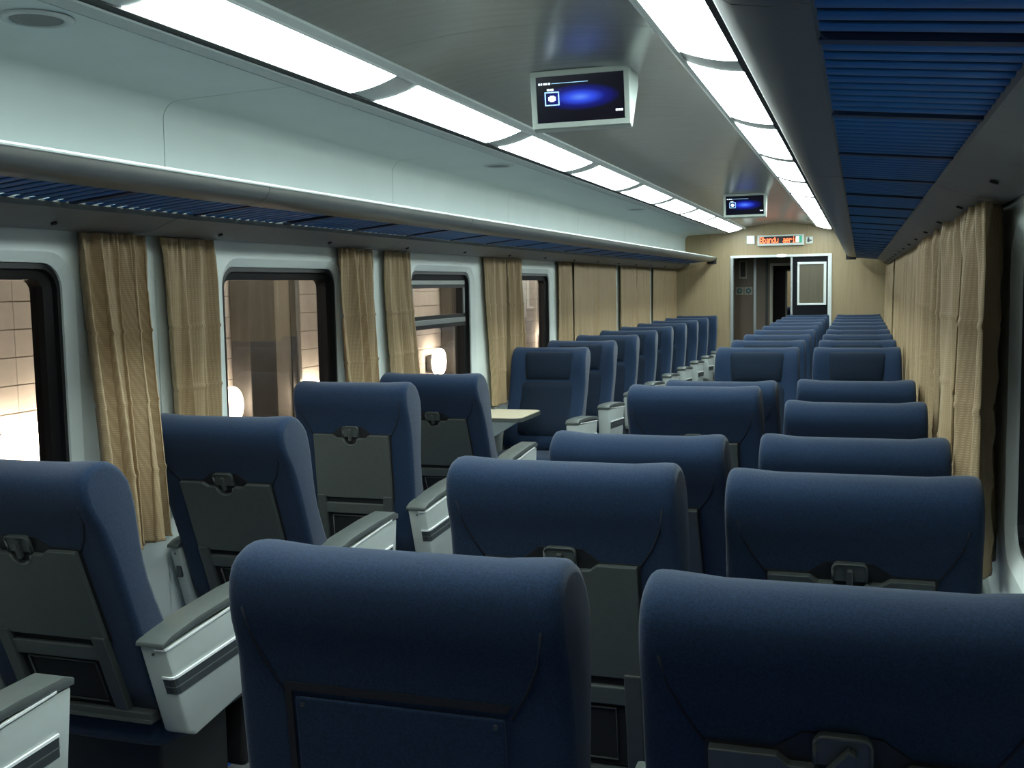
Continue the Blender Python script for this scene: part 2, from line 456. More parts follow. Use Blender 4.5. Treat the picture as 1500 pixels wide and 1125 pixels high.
# ------------------------------------------------------------------ ceiling lights
LP = 1.415; LG0 = 3.53
arc_pts = []
for i in range(9):
    u = i / 8
    arc_pts.append((0.489 + (0.668 - 0.489) * u, 2.353 + (2.308 - 2.353) * u - 0.008 * 4 * u * (1 - u)))
diff_o = arc_pts
LIGHTS = []
for s, nm in ((-1, 'left'), (1, 'right')):
    for k in range(-2, 8):
        yc0 = LG0 + LP * k; y0 = yc0 + 0.10; y1 = min(yc0 + LP - 0.10, 14.72)
        vis = k - (-1) if s < 0 else k - (-2)
        ordn = ORD[k + 2]
        L = empty('ceiling_light', (s * 0.58, y0, 2.30), 'lit white diffuser panel, %s from the rear end, in the %s ceiling light row' % (ordn, nm), 'light', '%s row of ceiling lights' % nm)
        loc = lambda pts: [(s * p[0] - s * 0.58, p[1] - 2.30) for p in pts]
        n = len(arc_pts)
        # curved ends: the diffuser edges bow out along the row
        V = []; Fc = []
        rows = 3
        for r in range(2):
            for i, p in enumerate(loc(arc_pts)):
                V.append((p[0], (y1 - y0) * r, p[1]))
        top = len(V)
        for r in range(2):
            for i, p in enumerate(loc(arc_pts)):
                V.append((p[0], (y1 - y0) * r, p[1] + 0.006))
        for b0 in (0, top):
            for i in range(n - 1): Fc.append((b0 + i, b0 + i + 1, b0 + n + i + 1, b0 + n + i))
        for r in range(2):
            for i in range(n - 1): Fc.append((r * n + i, r * n + i + 1, top + r * n + i + 1, top + r * n + i))
        for i in (0, n - 1): Fc.append((i, n + i, top + n + i, top + i))
        link('diffuser', me_from('diffuser', V, Fc, 'light', True), L)
        cov = [(p[0], p[1] + 0.002) for p in arc_pts]
        yend = (yc0 + LP + 0.10) if k < 7 else YE
        prism('cover_plate', strip_pts(loc(cov), 0.008 * s), 'y', y1 - y0 + 0.001, yend - y0 - 0.001, 'cover', L)
        prism('housing', loc([(0.488, 2.362), (0.670, 2.322), (0.670, 2.40), (0.488, 2.40)]), 'y', 0.0, yend - y0 - 0.001, 'cover', L)

# ------------------------------------------------------------------ luggage racks
lip = [(0.866, 1.978), (0.868, 1.958), (0.880, 1.938), (0.902, 1.924), (0.940, 1.918), (0.986, 1.917), (0.990, 1.925), (0.945, 1.926), (0.910, 1.932), (0.890, 1.946), (0.880, 1.964), (0.879, 1.978)]
SLAT = 0.058
slat_prof = [(0.988, 1.904), (1.245, 1.885), (1.245, 1.897), (0.988, 1.916)]
for s, nm in ((-1, 'left'), (1, 'right')):
    R = empty('luggage_rack', (s * 1.1, 0, 1.88), 'long grey luggage rack with blue slats above the %s windows' % nm, 'luggage rack', 'luggage racks')
    loc = lambda pts: [(s * (p[0] - 1.1), p[1] - 1.88) for p in pts]
    y_end = 14.98 if s < 0 else 14.2
    ys = [YB + 0.01, 1.21, 3.20, 5.19, 7.18, 9.17, 11.16, 13.15, y_end]
    for a, b in zip(ys, ys[1:]):
        link('front_lip', prism_me('front_lip', loc(lip), 'y', a + 0.002, b - 0.002, 'rack', smooth=True), R)
        rl = [(1.238, 1.880), (1.33, 1.846), (1.405, 1.828), (1.425, 1.828), (1.425, 1.845), (1.335, 1.866), (1.242, 1.903)]
        link('wall_rail', prism_me('wall_rail', loc(rl), 'y', a + 0.002, b - 0.002, 'rail', smooth=True), R)
    link('lip_bead', prism_me('lip_bead', [(s * (p[0] - 1.1), p[1] - 1.88) for p in arc(0.868, 1.977, 0.006, 0, 315, 7)], 'y', YB + 0.01, y_end, 'trim', smooth=True), R)  # pale tube added as the highlight along the lip's top edge
    link('end_cap', box_me('end_cap', tuple(sorted((s * (0.864 - 1.1), s * (0.99 - 1.1)))), (y_end, y_end + 0.012), (0.008, 0.108), 'black', 0.004), R)
    half = [(0.0175 * math.cos(math.radians(a)), -0.0035 * math.sin(math.radians(a))) for a in range(0, 181, 30)] + [(-0.0175, 0.002), (0.0175, 0.002)]
    me = prism_me('slat', half, 'x', -0.1285, 0.1285, 'blue', smooth=True)
    link('deck', prism_me('deck', loc([(0.988, 1.9285), (1.222, 1.9051), (1.222, 1.9091), (0.988, 1.9325)] if s < 0 else [(0.988, 1.9285), (1.242, 1.9031), (1.242, 1.9071), (0.988, 1.9325)]), 'y', YB + 0.02, 14.9, 'deck'), R)  # dark sheet added behind the slats so their gaps look shaded
    cross = [0.79 + 0.63 * i for i in range(-5, 23)]
    y = YB + 0.05
    while y < 14.9:
        if min(abs(y - c) for c in cross) > 0.03: link('slat', me, R, (s * 0.0165, y, 0.0335), (0, s * 0.10, 0))
        y += SLAT
    mc = prism_me('cross_bar', loc([(0.985, 1.920), (1.245, 1.894), (1.245, 1.905), (0.985, 1.931)]), 'y', -0.014, 0.014, 'blue_dark')
    for c in cross:
        if YB < c < 14.9: link('cross_bar', mc, R, (0, c, 0))
    ms = cyl_me('screw', 0.010, 0.006, 'z', 'black', 12)
    for i in range(-2, 14):
        y = 2.70 + 0.9 * i
        if y < 14.8: link('screw', ms, R, (s * (1.33 - 1.1), y, 1.838 - 1.88), (0, s * 0.34, 0))

# ------------------------------------------------------------------ end wall, door and what lies beyond
DX0, DX1, DZ = -0.655, 0.655, 1.965
arch = [(-WX, 0), (-WX, 1.9), (-1.31, 1.9), (-1.31, 2.30), (-0.70, 2.33), (-0.47, 2.39), (-0.2, 2.43), (0, 2.435), (0.2, 2.43), (0.47, 2.39), (0.70, 2.33), (1.31, 2.30), (1.31, 1.9), (WX, 1.9), (WX, 0)]
we = struct(prism('wall_front', [(DX1, 0), (DX1, DZ), (DX0, DZ), (DX0, 0)] + arch, 'y', YE, YE + 0.06, 'wood'), 'beige wood veneer end wall with a door opening')
struct(box('wall_back', (-1.5, 1.5), (YB - 0.06, YB), (0, 2.5), 'wood'), 'beige wood veneer wall at the rear end')
d1 = struct(empty('door_1', (0, YE, 0)), 'sliding door, dark leaf closed on the right and open on the left')
box('door_head', (DX0 - 0.02, DX1 + 0.02), (-0.02, 0.08), (DZ - 0.005, DZ + 0.028), 'white_trim', d1, 0.003)
box('door_jamb', (DX0 - 0.02, DX0 + 0.022), (-0.02, 0.08), (0, DZ - 0.006), 'aluminium', d1, 0.003)
box('door_jamb', (DX1 - 0.03, DX1 + 0.02), (-0.02, 0.08), (0, DZ - 0.006), 'white_trim', d1, 0.003)
lf = box('door_leaf', (0.165, DX1 - 0.032), (0.01, 0.05), (0.01, DZ - 0.008), 'leaf', d1)
box('leaf_edge', (0.135, 0.163), (-0.005, 0.055), (0.01, DZ - 0.008), 'aluminium', d1, 0.003)
fx0, fx1, fz0, fz1 = 0.225, 0.605, 1.30, 1.885
for (a, b, c, d) in ((fx0, fx1, fz1 - 0.032, fz1), (fx0, fx1, fz0, fz0 + 0.026), (fx0, fx0 + 0.028, fz0 + 0.026, fz1 - 0.032), (fx1 - 0.035, fx1, fz0 + 0.026, fz1 - 0.032)):
    box('leaf_window_frame', (a, b), (-0.012, 0.01), (c, d), 'white_trim', lf, 0.003)
box('leaf_window_panel', (fx0 + 0.028, fx1 - 0.035), (0.002, 0.01), (fz0 + 0.026, fz1 - 0.032), 'wood_olive', lf)
o = empty('door_lamp', (0.015, YE - 0.03, 1.978), 'small oval white lamp at the top of the door opening', 'lamp')
bm = bmesh.new(); bmesh.ops.create_uvsphere(bm, u_segments=20, v_segments=10, radius=1.0, matrix=Matrix.Diagonal((0.072, 0.022, 0.022, 1)))
me = bpy.data.meshes.new('lens'); bm.to_mesh(me); bm.free(); me.materials.append(M['led_white'])
for p in me.polygons: p.use_smooth = True
link('lens', me, o); box('base', (-0.06, 0.06), (0.0, 0.012), (-0.02, 0.02), 'white_trim', o, 0.003)

# LED destination display above the door
FONT = {
 'B': '11110 10001 10001 11110 10001 10001 11110', 'b': '10000 10000 11110 10001 10001 10001 11110',
 'a': '00000 00000 01110 00001 01111 10001 01111', 'n': '00000 00000 11110 10001 10001 10001 10001',
 'd': '00001 00001 01111 10001 10001 10001 01111', 'u': '00000 00000 10001 10001 10001 10011 01101',
 'e': '00000 00000 01110 10001 11111 10000 01110', 'r': '00000 00000 10110 11001 10000 10000 10000', 'i': '00100 00000 01100 00100 00100 00100 01110'}
sg = empty('led_display', (0.0, YE, 2.135), 'LED display with red dot letters above the end door', 'display')
box('casing', (-0.305, 0.312), (-0.06, -0.001), (-0.02, 0.125), 'trim', sg, 0.006)
box('display_panel', (-0.275, 0.285), (-0.064, -0.060), (0.012, 0.105), 'led_black', sg)
px = 0.0074
def led_text(word, x):
    V = []; Fc = []
    for ch in word:
        for r, row in enumerate(FONT[ch].split()):
            for c, bit in enumerate(row):
                if bit == '1':
                    bx_, bz = x + c * px, 0.098 - r * 0.0118
                    b0 = len(V)
                    for yy in (-0.067, -0.064):
                        V.extend([(bx_, yy, bz), (bx_ + px * 0.92, yy, bz), (bx_ + px * 0.92, yy, bz - 0.011), (bx_, yy, bz - 0.011)])
                    Fc.extend([(b0, b0 + 1, b0 + 2, b0 + 3), (b0, b0 + 4, b0 + 5, b0 + 1), (b0 + 1, b0 + 5, b0 + 6, b0 + 2), (b0 + 2, b0 + 6, b0 + 7, b0 + 3), (b0 + 3, b0 + 7, b0 + 4, b0)])
        x += 5.6 * px
    link('lettering', me_from('lettering', V, Fc, 'led'), sg)
led_text('Bbandu', -0.270)
led_text('aerin', 0.035)
box('green_field', (0.250, 0.284), (-0.066, -0.064), (0.014, 0.104), 'led_green', sg)
box('green_field', (0.206, 0.246), (-0.067, -0.064), (0.020, 0.098), 'led_white', sg)
o = empty('indicator_panel', (-0.40, YE, 2.15), 'small square pale lit indicator left of the LED display', 'indicator')
box('casing', (-0.056, 0.056), (-0.02, -0.001), (-0.005, 0.112), 'trim', o, 0.004); box('lens', (-0.044, 0.044), (-0.025, -0.02), (0.008, 0.102), 'call', o, 0.003)
o = empty('pictogram_plate', (0.38, YE, 2.135), 'small square pictogram plate right of the LED display', 'sign')
box('plate', (-0.045, 0.045), (-0.006, -0.001), (0.0, 0.09), 'trim', o, 0.002)
box('pictogram', (-0.028, 0.004), (-0.008, -0.006), (0.018, 0.06), 'dark_panel', o); box('pictogram', (0.006, 0.03), (-0.008, -0.006), (0.03, 0.048), 'dark_panel', o)
link('pictogram', cyl_me('pictogram', 0.012, 0.002, 'y', 'dark_panel', 14), o, (-0.012, -0.008, 0.072))

# vestibule
VY = 16.25
wv = struct(prism('wall_vestibule', [(0.42, 0), (0.42, 1.90), (-0.235, 1.90), (-0.235, 0), (-1.5, 0), (-1.5, 2.2), (1.5, 2.2), (1.5, 0)], 'y', VY, VY + 0.05, 'wood_brown'), 'brown wood wall of the vestibule beyond the door')
box('corner_strip', (-0.475, -0.435), (-0.012 + VY, VY), (0, 2.15), 'aluminium', wv, 0.003)
box('corner_strip', (-0.300, -0.262), (-0.014 + VY, VY), (0, 2.15), 'steel', wv, 0.003)
struct(box('wall_vestibule_left', (-0.95, -0.90), (YE + 0.06, VY), (0, 2.2), 'wood_brown'))
struct(box('wall_vestibule_right', (0.95, 1.0), (YE + 0.06, VY), (0, 2.2), 'wood_brown'))
struct(box('ceiling_vestibule', (-0.95, 1.0), (YE + 0.06, VY + 0.05), (2.2, 2.25), 'panel'))
d2 = struct(empty('door_2', (0, VY, 0)), 'cream framed doorway to the next carriage')
box('door_jamb', (-0.235, -0.195), (-0.03, 0.09), (0, 1.86), 'cream', d2, 0.003)
box('door_jamb', (0.38, 0.42), (-0.03, 0.09), (0, 1.86), 'cream', d2, 0.003)
box('door_head', (-0.235, 0.42), (-0.03, 0.09), (1.86, 1.90), 'cream', d2, 0.003)
o = empty('notice_frame', (-0.63, VY, 1.68), 'narrow upright framed dark notice on the vestibule wall', 'notice')
box('frame', (-0.06, 0.06), (-0.015, -0.001), (0, 0.27), 'sticker', o, 0.004); box('print', (-0.036, 0.036), (-0.018, -0.015), (0.025, 0.245), 'dark_panel', o)
for x, w_ in ((-0.68, 'left'), (-0.55, 'right')):
    o = empty('emblem_sticker', (x, VY, 1.44), 'square beige sticker with a round teal emblem, the %s one of two' % w_, 'sticker', 'emblem stickers in the vestibule')
    box('backing', (-0.058, 0.058), (-0.004, -0.001), (0, 0.116), 'sticker', o)
    star = [((0.047 if i % 2 == 0 else 0.036) * math.cos(PI * i / 8), 0.058 + (0.047 if i % 2 == 0 else 0.036) * math.sin(PI * i / 8)) for i in range(16)]
    prism('emblem', star, 'y', -0.007, -0.004, 'teal', o)
    link('emblem_centre', cyl_me('emblem_centre', 0.016, 0.002, 'y', 'sticker', 16), o, (0, -0.009, 0.058))
# gangway and next carriage
for a, b, n_ in ((-0.30, -0.26, 'wall_gangway_left'), (0.46, 0.50, 'wall_gangway_right')):
    struct(box(n_, (a, b), (VY + 0.05, VY + 1.2), (0, 2.0), 'dark_panel'))
struct(box('ceiling_gangway', (-0.30, 0.50), (VY + 0.05, VY + 1.2), (2.0, 2.04), 'dark_panel'))
wn = struct(prism('wall_next_carriage', [(0.40, 0), (0.40, 1.82), (-0.09, 1.82), (-0.09, 0), (-1.2, 0), (-1.2, 2.2), (1.2, 2.2), (1.2, 0)], 'y', VY + 1.2, VY + 1.24, 'dark_panel'), 'dark end wall of the next carriage')
box('door_jamb', (-0.09, -0.06), (VY + 1.17, VY + 1.20), (0, 1.82), 'cream', wn)
box('door_head', (-0.09, 0.40), (VY + 1.17, VY + 1.20), (1.79, 1.82), 'cream', wn)
struct(box('wall_far', (-1.2, 1.2), (VY + 2.7, VY + 2.75), (0, 2.2), 'wood'), 'beige wall far inside the next carriage')
o = empty('ceiling_light', (0.3, VY + 1.9, 2.1), 'lit ceiling panel inside the next carriage beyond both doors', 'light')
box('diffuser', (-0.35, 0.35), (-0.1, 0.1), (0.0, 0.02), 'light', o, 0.004)  # out of view, added to light the next carriage
box('housing', (-0.4, 0.4), (-0.15, 0.15), (0.021, 0.06), 'cover', o)

# ------------------------------------------------------------------ ceiling monitors
def monitor(y, label):
    W, H = 0.375, 0.208
    o = empty('ceiling_monitor', (0.045, y, 2.418), label, 'monitor', 'ceiling monitors')
    # wedge casing: screen faces the camera, tilted down
    side = [(0.0, 0.004), (0.030, -H), (0.056, -H - 0.010), (0.17, -0.05), (0.17, 0.004)]
    cs = prism('casing', side, 'x', -W / 2, W / 2, 'bezel', o, 0.004)
    th = math.atan2(0.030, H)
    T = 0.006
    fr = 0.020
    for nm_, x0, x1, z0, z1 in (('bezel', -W / 2, W / 2, -fr, 0.0), ('bezel', -W / 2, W / 2, -H, -H + fr), ('bezel', -W / 2, -W / 2 + fr, -H + fr, -fr), ('bezel', W / 2 - fr, W / 2, -H + fr, -fr)):
        box(nm_, (x0, x1), (-0.012, 0.0), (z0, z1), 'bezel', o, 0.002, rot=(th, 0, 0))
    sc_ = box('screen', (-W / 2 + fr, W / 2 - fr), (-0.006, -0.001), (-H + fr, -fr), 'screen', o, rot=(th, 0, 0))
    sw = W / 2 - fr
    def mk(n_, x0, x1, z0, z1, mt): box(n_, (x0, x1), (-0.0085, -0.0065), (z0, z1), mt, sc_)
    for i, wd in enumerate((0.008, 0.006, 0.010, 0.007, 0.009)):                    # small caption top left
        mk('caption', -sw + 0.010 + i * 0.0095, -sw + 0.010 + i * 0.0095 + wd * 0.8, -fr - 0.030, -fr - 0.023, 'screen_white')
    mk('caption_line', -sw + 0.06, -sw + 0.20, -fr - 0.0275, -fr - 0.0255, 'screen_cyan')
    bx0, bz0 = -sw + 0.032, -H + fr + 0.062
    for x0, x1, z0, z1 in ((0, 0.056, 0, 0.004), (0, 0.056, 0.046, 0.05), (0, 0.004, 0.004, 0.046), (0.052, 0.056, 0.004, 0.046)):
        mk('icon_frame', bx0 + x0, bx0 + x1, bz0 + z0, bz0 + z1, 'screen_cyan')
    mk('icon', bx0 + 0.014, bx0 + 0.042, bz0 + 0.018, bz0 + 0.032, 'screen_white'); mk('icon', bx0 + 0.02, bx0 + 0.036, bz0 + 0.014, bz0 + 0.036, 'screen_white')
    for i in range(2): mk('caption', bx0 + 0.010 + i * 0.014, bx0 + 0.021 + i * 0.014, bz0 + 0.054, bz0 + 0.061, 'screen_white')
    for i in range(3): mk('caption', sw - 0.034 + i * 0.0095, sw - 0.0265 + i * 0.0095, -H + fr + 0.028, -H + fr + 0.036, 'screen_white')
monitor(3.88, 'nearer ceiling monitor with a blue glowing screen in a pale wedge casing')
monitor(9.8, 'farther ceiling monitor with a blue glowing screen near the end wall')

# ------------------------------------------------------------------ round speaker grilles in the side ceiling
for s, y, lb in ((-1, 2.19, 'nearest to the camera'), (-1, 5.72, 'second from the camera'), (-1, 9.6, 'third from the camera')):
    o = empty('speaker_grille', (s * 0.90, y, 2.3015), 'round grey speaker grille in the left side ceiling, %s' % lb, 'speaker', 'speaker grilles')
    ri = 0.088
    V = []; Fc = []; n = 32
    for r_, z in ((ri, 0.0), (ri - 0.006, -0.006), (ri - 0.022, -0.006), (ri - 0.026, 0.0)):
        for i in range(n): V.append((r_ * math.cos(2 * PI * i / n), r_ * math.sin(2 * PI * i / n), z))
    for k in range(3):
        for i in range(n): Fc.append((k * n + i, k * n + (i + 1) % n, (k + 1) * n + (i + 1) % n, (k + 1) * n + i))
    link('ring', me_from('ring', V, Fc, 'trim', True), o); link('mesh_disc', cyl_me('mesh_disc', ri - 0.026, 0.003, 'z', 'grille', 32), o, (0, 0, -0.004))

# ------------------------------------------------------------------ curtains
def curtain(s, t0, t1, b0, b1, label, seed, folds=5, zb=0.79, fine=True, amp=0.042, xoff=0.002, xbot=0.0):
    rnd = random.Random(seed)
    nu, nv = (84, 110) if fine else (56, 24)
    zt = 1.826
    ph = [rnd.uniform(0, 2 * PI) for _ in range(4)]
    fs = [folds, folds * 1.63 + 0.4, folds * 0.5 + 0.3]
    drift = rnd.uniform(-0.7, 0.7)
    cr = [0.235 * i + 0.10 for i in range(1, 5)]
    V = []; Fc = []
    yc = (t0 + t1) / 2
    for j in range(nv + 1):
        v = j / nv; z = zt + (zb - zt) * v
        sm = v * v * (3 - 2 * v)
        ya, yb = t0 + (b0 - t0) * sm, t1 + (b1 - t1) * sm
        gath = 0.75 + 0.5 * v if v > 0.06 else 0.55 + 3.3 * v
        crease = sum(math.exp(-((zt - z - c) / 0.006) ** 2) for c in cr)
        for i in range(nu + 1):
            u = i / nu
            a = 2 * PI * (fs[0] * u) + ph[0] + drift * v * 2.2
            sa = math.sin(a); wv = (2 * abs(math.sin(a / 2 + 0.6)) ** 0.75 - 1.1) * 1.15 + 0.20 * sa + 0.42 * math.sin(2 * PI * fs[1] * u + ph[1] - drift * v * 3) * (1.15 - v * 0.6) + 0.45 * math.sin(2 * PI * fs[2] * u + ph[2] + v * 1.6)
            pin = 0.25 * math.sin(2 * PI * folds * 4 * u + ph[3]) * max(0, 1 - v * 6)
            x = WX - 0.042 - xoff - xbot * sm - amp * (gath * wv * 0.62 + pin) - 0.006 * crease
            x = min(x, WX - 0.006)
            y = ya + (yb - ya) * u + 0.35 * amp * math.cos(a) * gath
            V.append((s * x - s * WX, y - yc, z - zb + (0.008 * math.sin(a) if j == nv else 0)))
    for j in range(nv):
        for i in range(nu):
            k = j * (nu + 1) + i
            Fc.append((k, k + 1, k + nu + 2, k + nu + 1))
    me = me_from('curtain', V, Fc, 'curtain', True)
    o = link('curtain', me, None, (s * WX, yc, zb))
    md = o.modifiers.new('thickness', 'SOLIDIFY'); md.thickness = 0.002
    tag(o, label, 'curtain', 'curtains along the %s wall' % ('left' if s < 0 else 'right'))
    return o

curtain(-1, 2.88, 3.19, 2.80, 3.05, 'beige gathered curtain hanging low beside the nearest left window', 3, 4, 0.775, amp=0.046, xbot=0.14)
curtain(-1, 3.31, 3.65, 3.34, 3.62, 'beige curtain at the near edge of the second left window', 8, 3, 0.80, amp=0.034, xoff=-0.01)
curtain(-1, 4.73, 5.05, 4.76, 5.08, 'beige curtain at the far edge of the second left window', 12, 3, 0.80)
curtain(-1, 5.25, 5.58, 5.29, 5.70, 'beige curtain at the near edge of the left window with the hopper bar', 15, 3, 0.80, amp=0.034, xoff=-0.01)
curtain(-1, 6.86, 7.28, 6.96, 7.26, 'beige curtain hanging beside the small table, on the window bar side', 21, 3, 0.785, amp=0.034, xoff=-0.01)
curtain(-1, 7.34, 7.66, 7.34, 7.66, 'beige curtain above the first left seat that faces the camera', 26, 3, 0.80)
curtain(-1, 8.74, 9.22, 8.76, 9.25, 'beige gathered curtain at the far edge of the fourth left window', 31, 4, 0.80, fine=False, amp=0.020, xoff=-0.012)
nmz = ['fifth', 'sixth', 'seventh']
for k, yb in enumerate((9.12, 11.05, 12.98)):
    curtain(-1, yb + 0.15, yb + 1.0, yb + 0.15, yb + 1.0, 'beige curtain drawn over the near half of the %s left window' % nmz[k], 40 + k, 6, 0.80, False, 0.014, -0.012)
    curtain(-1, yb + 1.02, yb + 1.86, yb + 1.02, yb + 1.86, 'beige curtain drawn over the far half of the %s left window' % nmz[k], 50 + k, 6, 0.80, False, 0.014, -0.012)
ry = [(3.12, 3.62), (3.66, 4.42), (4.46, 5.2), (5.24, 6.36), (6.62, 7.3), (7.34, 8.3), (8.36, 9.2), (9.26, 10.2), (10.26, 11.2), (11.26, 12.2), (12.26, 13.3), (13.36, 14.85)]
for k, (a, b) in enumerate(ry):
    curtain(1, a, b, a - (0.04 if k == 0 else 0), b, 'beige curtain on the right wall, %s from the camera' % ORD[k], 70 + k, 3 if k < 2 else 6, 0.79, k < 4, 0.052 if k < 2 else 0.044 if k < 4 else 0.034, 0.026 if k < 4 else 0.012)

# ------------------------------------------------------------------ seats
def catmull(P, sub=3, closed=True):
    out = []; n = len(P)
    for i in range(n):
        p0, p1, p2, p3 = P[(i - 1) % n], P[i], P[(i + 1) % n], P[(i + 2) % n]
        for k in range(sub):
            t = k / sub
            out.append(tuple(0.5 * ((2 * p1[d]) + (-p0[d] + p2[d]) * t + (2 * p0[d] - 5 * p1[d] + 4 * p2[d] - p3[d]) * t * t + (-p0[d] + 3 * p1[d] - 3 * p2[d] + p3[d]) * t ** 3) for d in range(2)))
    return out

BW = 0.282        # half width of the backrest
BH = 0.758        # backrest length from the hinge bar to the top
prof = [(0.0, 0.0), (0.0, 0.2), (0.0, 0.42), (-0.002, 0.58), (-0.016, 0.65), (-0.018, 0.70), (-0.004, 0.740), (0.038, 0.758), (0.085, 0.751), (0.118, 0.718), (0.126, 0.66), (0.118, 0.58), (0.098, 0.49), (0.088, 0.38), (0.098, 0.24), (0.112, 0.12), (0.10, 0.0)]
def back_mesh():
    P = catmull(prof, 2)
    n = len(P)
    # normals of the closed outline (pointing inward)
    cx = 0.05
    N = []
    for i in range(n):
        a, b = P[(i - 1) % n], P[(i + 1) % n]
        dx, dy = b[0] - a[0], b[1] - a[1]; l = math.hypot(dx, dy) or 1
        N.append((dy / l, -dx / l))
    area = sum(P[i][0] * P[(i + 1) % n][1] - P[(i + 1) % n][0] * P[i][1] for i in range(n))
    sg_ = 1 if area < 0 else -1       # inward
    xs = [-1, -0.998, -0.985, -0.96, -0.93, -0.86, -0.74, -0.6, -0.4, -0.2, 0, 0.2, 0.4, 0.6, 0.74, 0.86, 0.93, 0.96, 0.985, 0.998, 1]
    V = []; Fc = []
    r = 0.020
    for t in xs:
        d = max(0.0, abs(t) * BW - (BW - r)) / r
        ins = r * (1 - math.sqrt(max(0, 1 - d * d)))
        e = max(0.0, min(1.0, (abs(t) - 0.62) / 0.22)); e = e * e * (3 - 2 * e)
        for i, p in enumerate(P):
            y = p[0] + N[i][0] * sg_ * ins; z = p[1] + N[i][1] * sg_ * ins
            hz = max(0.0, min(1.0, (p[1] - 0.42) / 0.2))
            fy = max(0.0, min(1.0, (p[0] - 0.04) / 0.04))
            y += (0.030 * e * hz * fy + 0.022 * e * (1 - hz) * fy) * max(0.0, min(1.0, (0.765 - p[1]) / 0.10))          # headrest wings and side bolsters
            z += 0.004 * e * max(0.0, min(1.0, (p[1] - 0.70) / 0.05))     # raised corners of the top roll
            x = t * BW * (1 - 0.02 * max(0, (0.45 - p[1]) / 0.45) - 0.03 * max(0.0, (p[1] - 0.5) / 0.26))
            V.append((x, y, z))
    for k in range(len(xs) - 1):
        for i in range(n):
            Fc.append((k * n + i, k * n + (i + 1) % n, (k + 1) * n + (i + 1) % n, (k + 1) * n + i))
    Fc.append(tuple(range(n))); Fc.append(tuple((len(xs) - 1) * n + i for i in range(n)))
    return me_from('backrest', V, Fc, 'fabric', True)

def tube_me(name, pts, r, mat, n=6):
    V = []; Fc = []
    for i, p in enumerate(pts):
        p = Vector(p); a = Vector(pts[max(i - 1, 0)]); b = Vector(pts[min(i + 1, len(pts) - 1)])
        t = (b - a).normalized(); u = t.cross(Vector((0.3, 0.9, 0.2))).normalized(); w = t.cross(u)
        for k in range(n):
            q = p + (u * math.cos(2 * PI * k / n) + w * math.sin(2 * PI * k / n)) * r
            V.append(q)
    for i in range(len(pts) - 1):
        for k in range(n): Fc.append((i * n + k, i * n + (k + 1) % n, (i + 1) * n + (k + 1) % n, (i + 1) * n + k))
    Fc.append(tuple(range(n))); Fc.append(tuple((len(pts) - 1) * n + k for k in range(n)))
    return me_from(name, V, Fc, mat, True)

TZ0, TZ1, TW = 0.250, 0.535, 0.182
def tray_outline():
    L = [(-TW, TZ0), (TW, TZ0), (TW, TZ1), (0.088, TZ1), (0.070, TZ1 - 0.014), (0.036, TZ1 - 0.014)]
    L += [(0.034 * math.cos(math.radians(a)), TZ1 - 0.014 + 0.030 * math.sin(math.radians(a))) for a in (-15, -40, -65, -90, -115, -140, -165)]
    L += [(-0.036, TZ1 - 0.014), (-0.070, TZ1 - 0.014), (-0.088, TZ1), (-TW, TZ1)]
    return L

SM = {}
SM['backrest'] = back_mesh()
SM['headrest_pad'] = None
def pad_me(name, x0t, x0b, z0, z1, yf, th, mat):
    """cushion on the front of the back, bulging, trapezoid"""
    V = []; Fc = []; nu, nv = 12, 8
    for side in (1, 0):
        for j in range(nv + 1):
            v = j / nv
            for i in range(nu + 1):
                u = i / nu * 2 - 1
                hw = x0b + (x0t - x0b) * v
                ed = (1 - abs(u) ** 6) * (1 - abs(2 * v - 1) ** 6)
                V.append((u * hw, yf(z0 + (z1 - z0) * v) + (th * ed if side else -0.02), z0 + (z1 - z0) * v))
    m_ = (nu + 1) * (nv + 1)
    for b0 in (0, m_):
        for j in range(nv):
            for i in range(nu):
                k = b0 + j * (nu + 1) + i; Fc.append((k, k + 1, k + nu + 2, k + nu + 1))
    rim = [i for i in range(nu + 1)] + [j * (nu + 1) + nu for j in range(1, nv + 1)] + [nv * (nu + 1) + i for i in range(nu - 1, -1, -1)] + [j * (nu + 1) for j in range(nv - 1, 0, -1)]
    for a, b in zip(rim, rim[1:] + rim[:1]): Fc.append((a, b, m_ + b, m_ + a))
    return me_from(name, V, Fc, mat, True)
def yfront(z):
    pts = [(0, 0.10), (0.12, 0.112), (0.24, 0.098), (0.38, 0.088), (0.49, 0.098), (0.58, 0.118), (0.66, 0.126), (0.71, 0.118), (0.76, 0.085)]
    for (a, b), (c, d) in zip(pts, pts[1:]):
        if a <= z <= c: return b + (d - b) * (z - a) / (c - a)
    return pts[-1][1]
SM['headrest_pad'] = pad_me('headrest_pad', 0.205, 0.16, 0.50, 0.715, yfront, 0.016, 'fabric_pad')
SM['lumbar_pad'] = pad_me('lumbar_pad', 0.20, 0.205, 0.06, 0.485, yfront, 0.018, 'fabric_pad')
SM['tray'] = prism_me('tray', tray_outline(), 'y', -0.020, -0.002, 'tray', bev=0.002)
SM['tray_gap'] = prism_me('tray_gap', [(p[0] * 1.035, TZ0 - 0.012 + (p[1] - TZ0) * 1.05) for p in [(-TW, TZ0), (TW, TZ0), (TW, TZ1), (0.09, TZ1), (0.05, TZ1 + 0.03), (-0.05, TZ1 + 0.03), (-0.09, TZ1), (-TW, TZ1)]], 'y', -0.0055, 0.004, 'black')
SM['latch_plate'] = prism_me('latch_plate', arc(0.024, TZ1 + 0.024, 0.014, 0, 90, 5) + arc(-0.024, TZ1 + 0.024, 0.014, 90, 180, 5) + [(-0.038, TZ1 - 0.010), (0.038, TZ1 - 0.010)], 'y', -0.014, -0.002, 'tray', bev=0.0015)
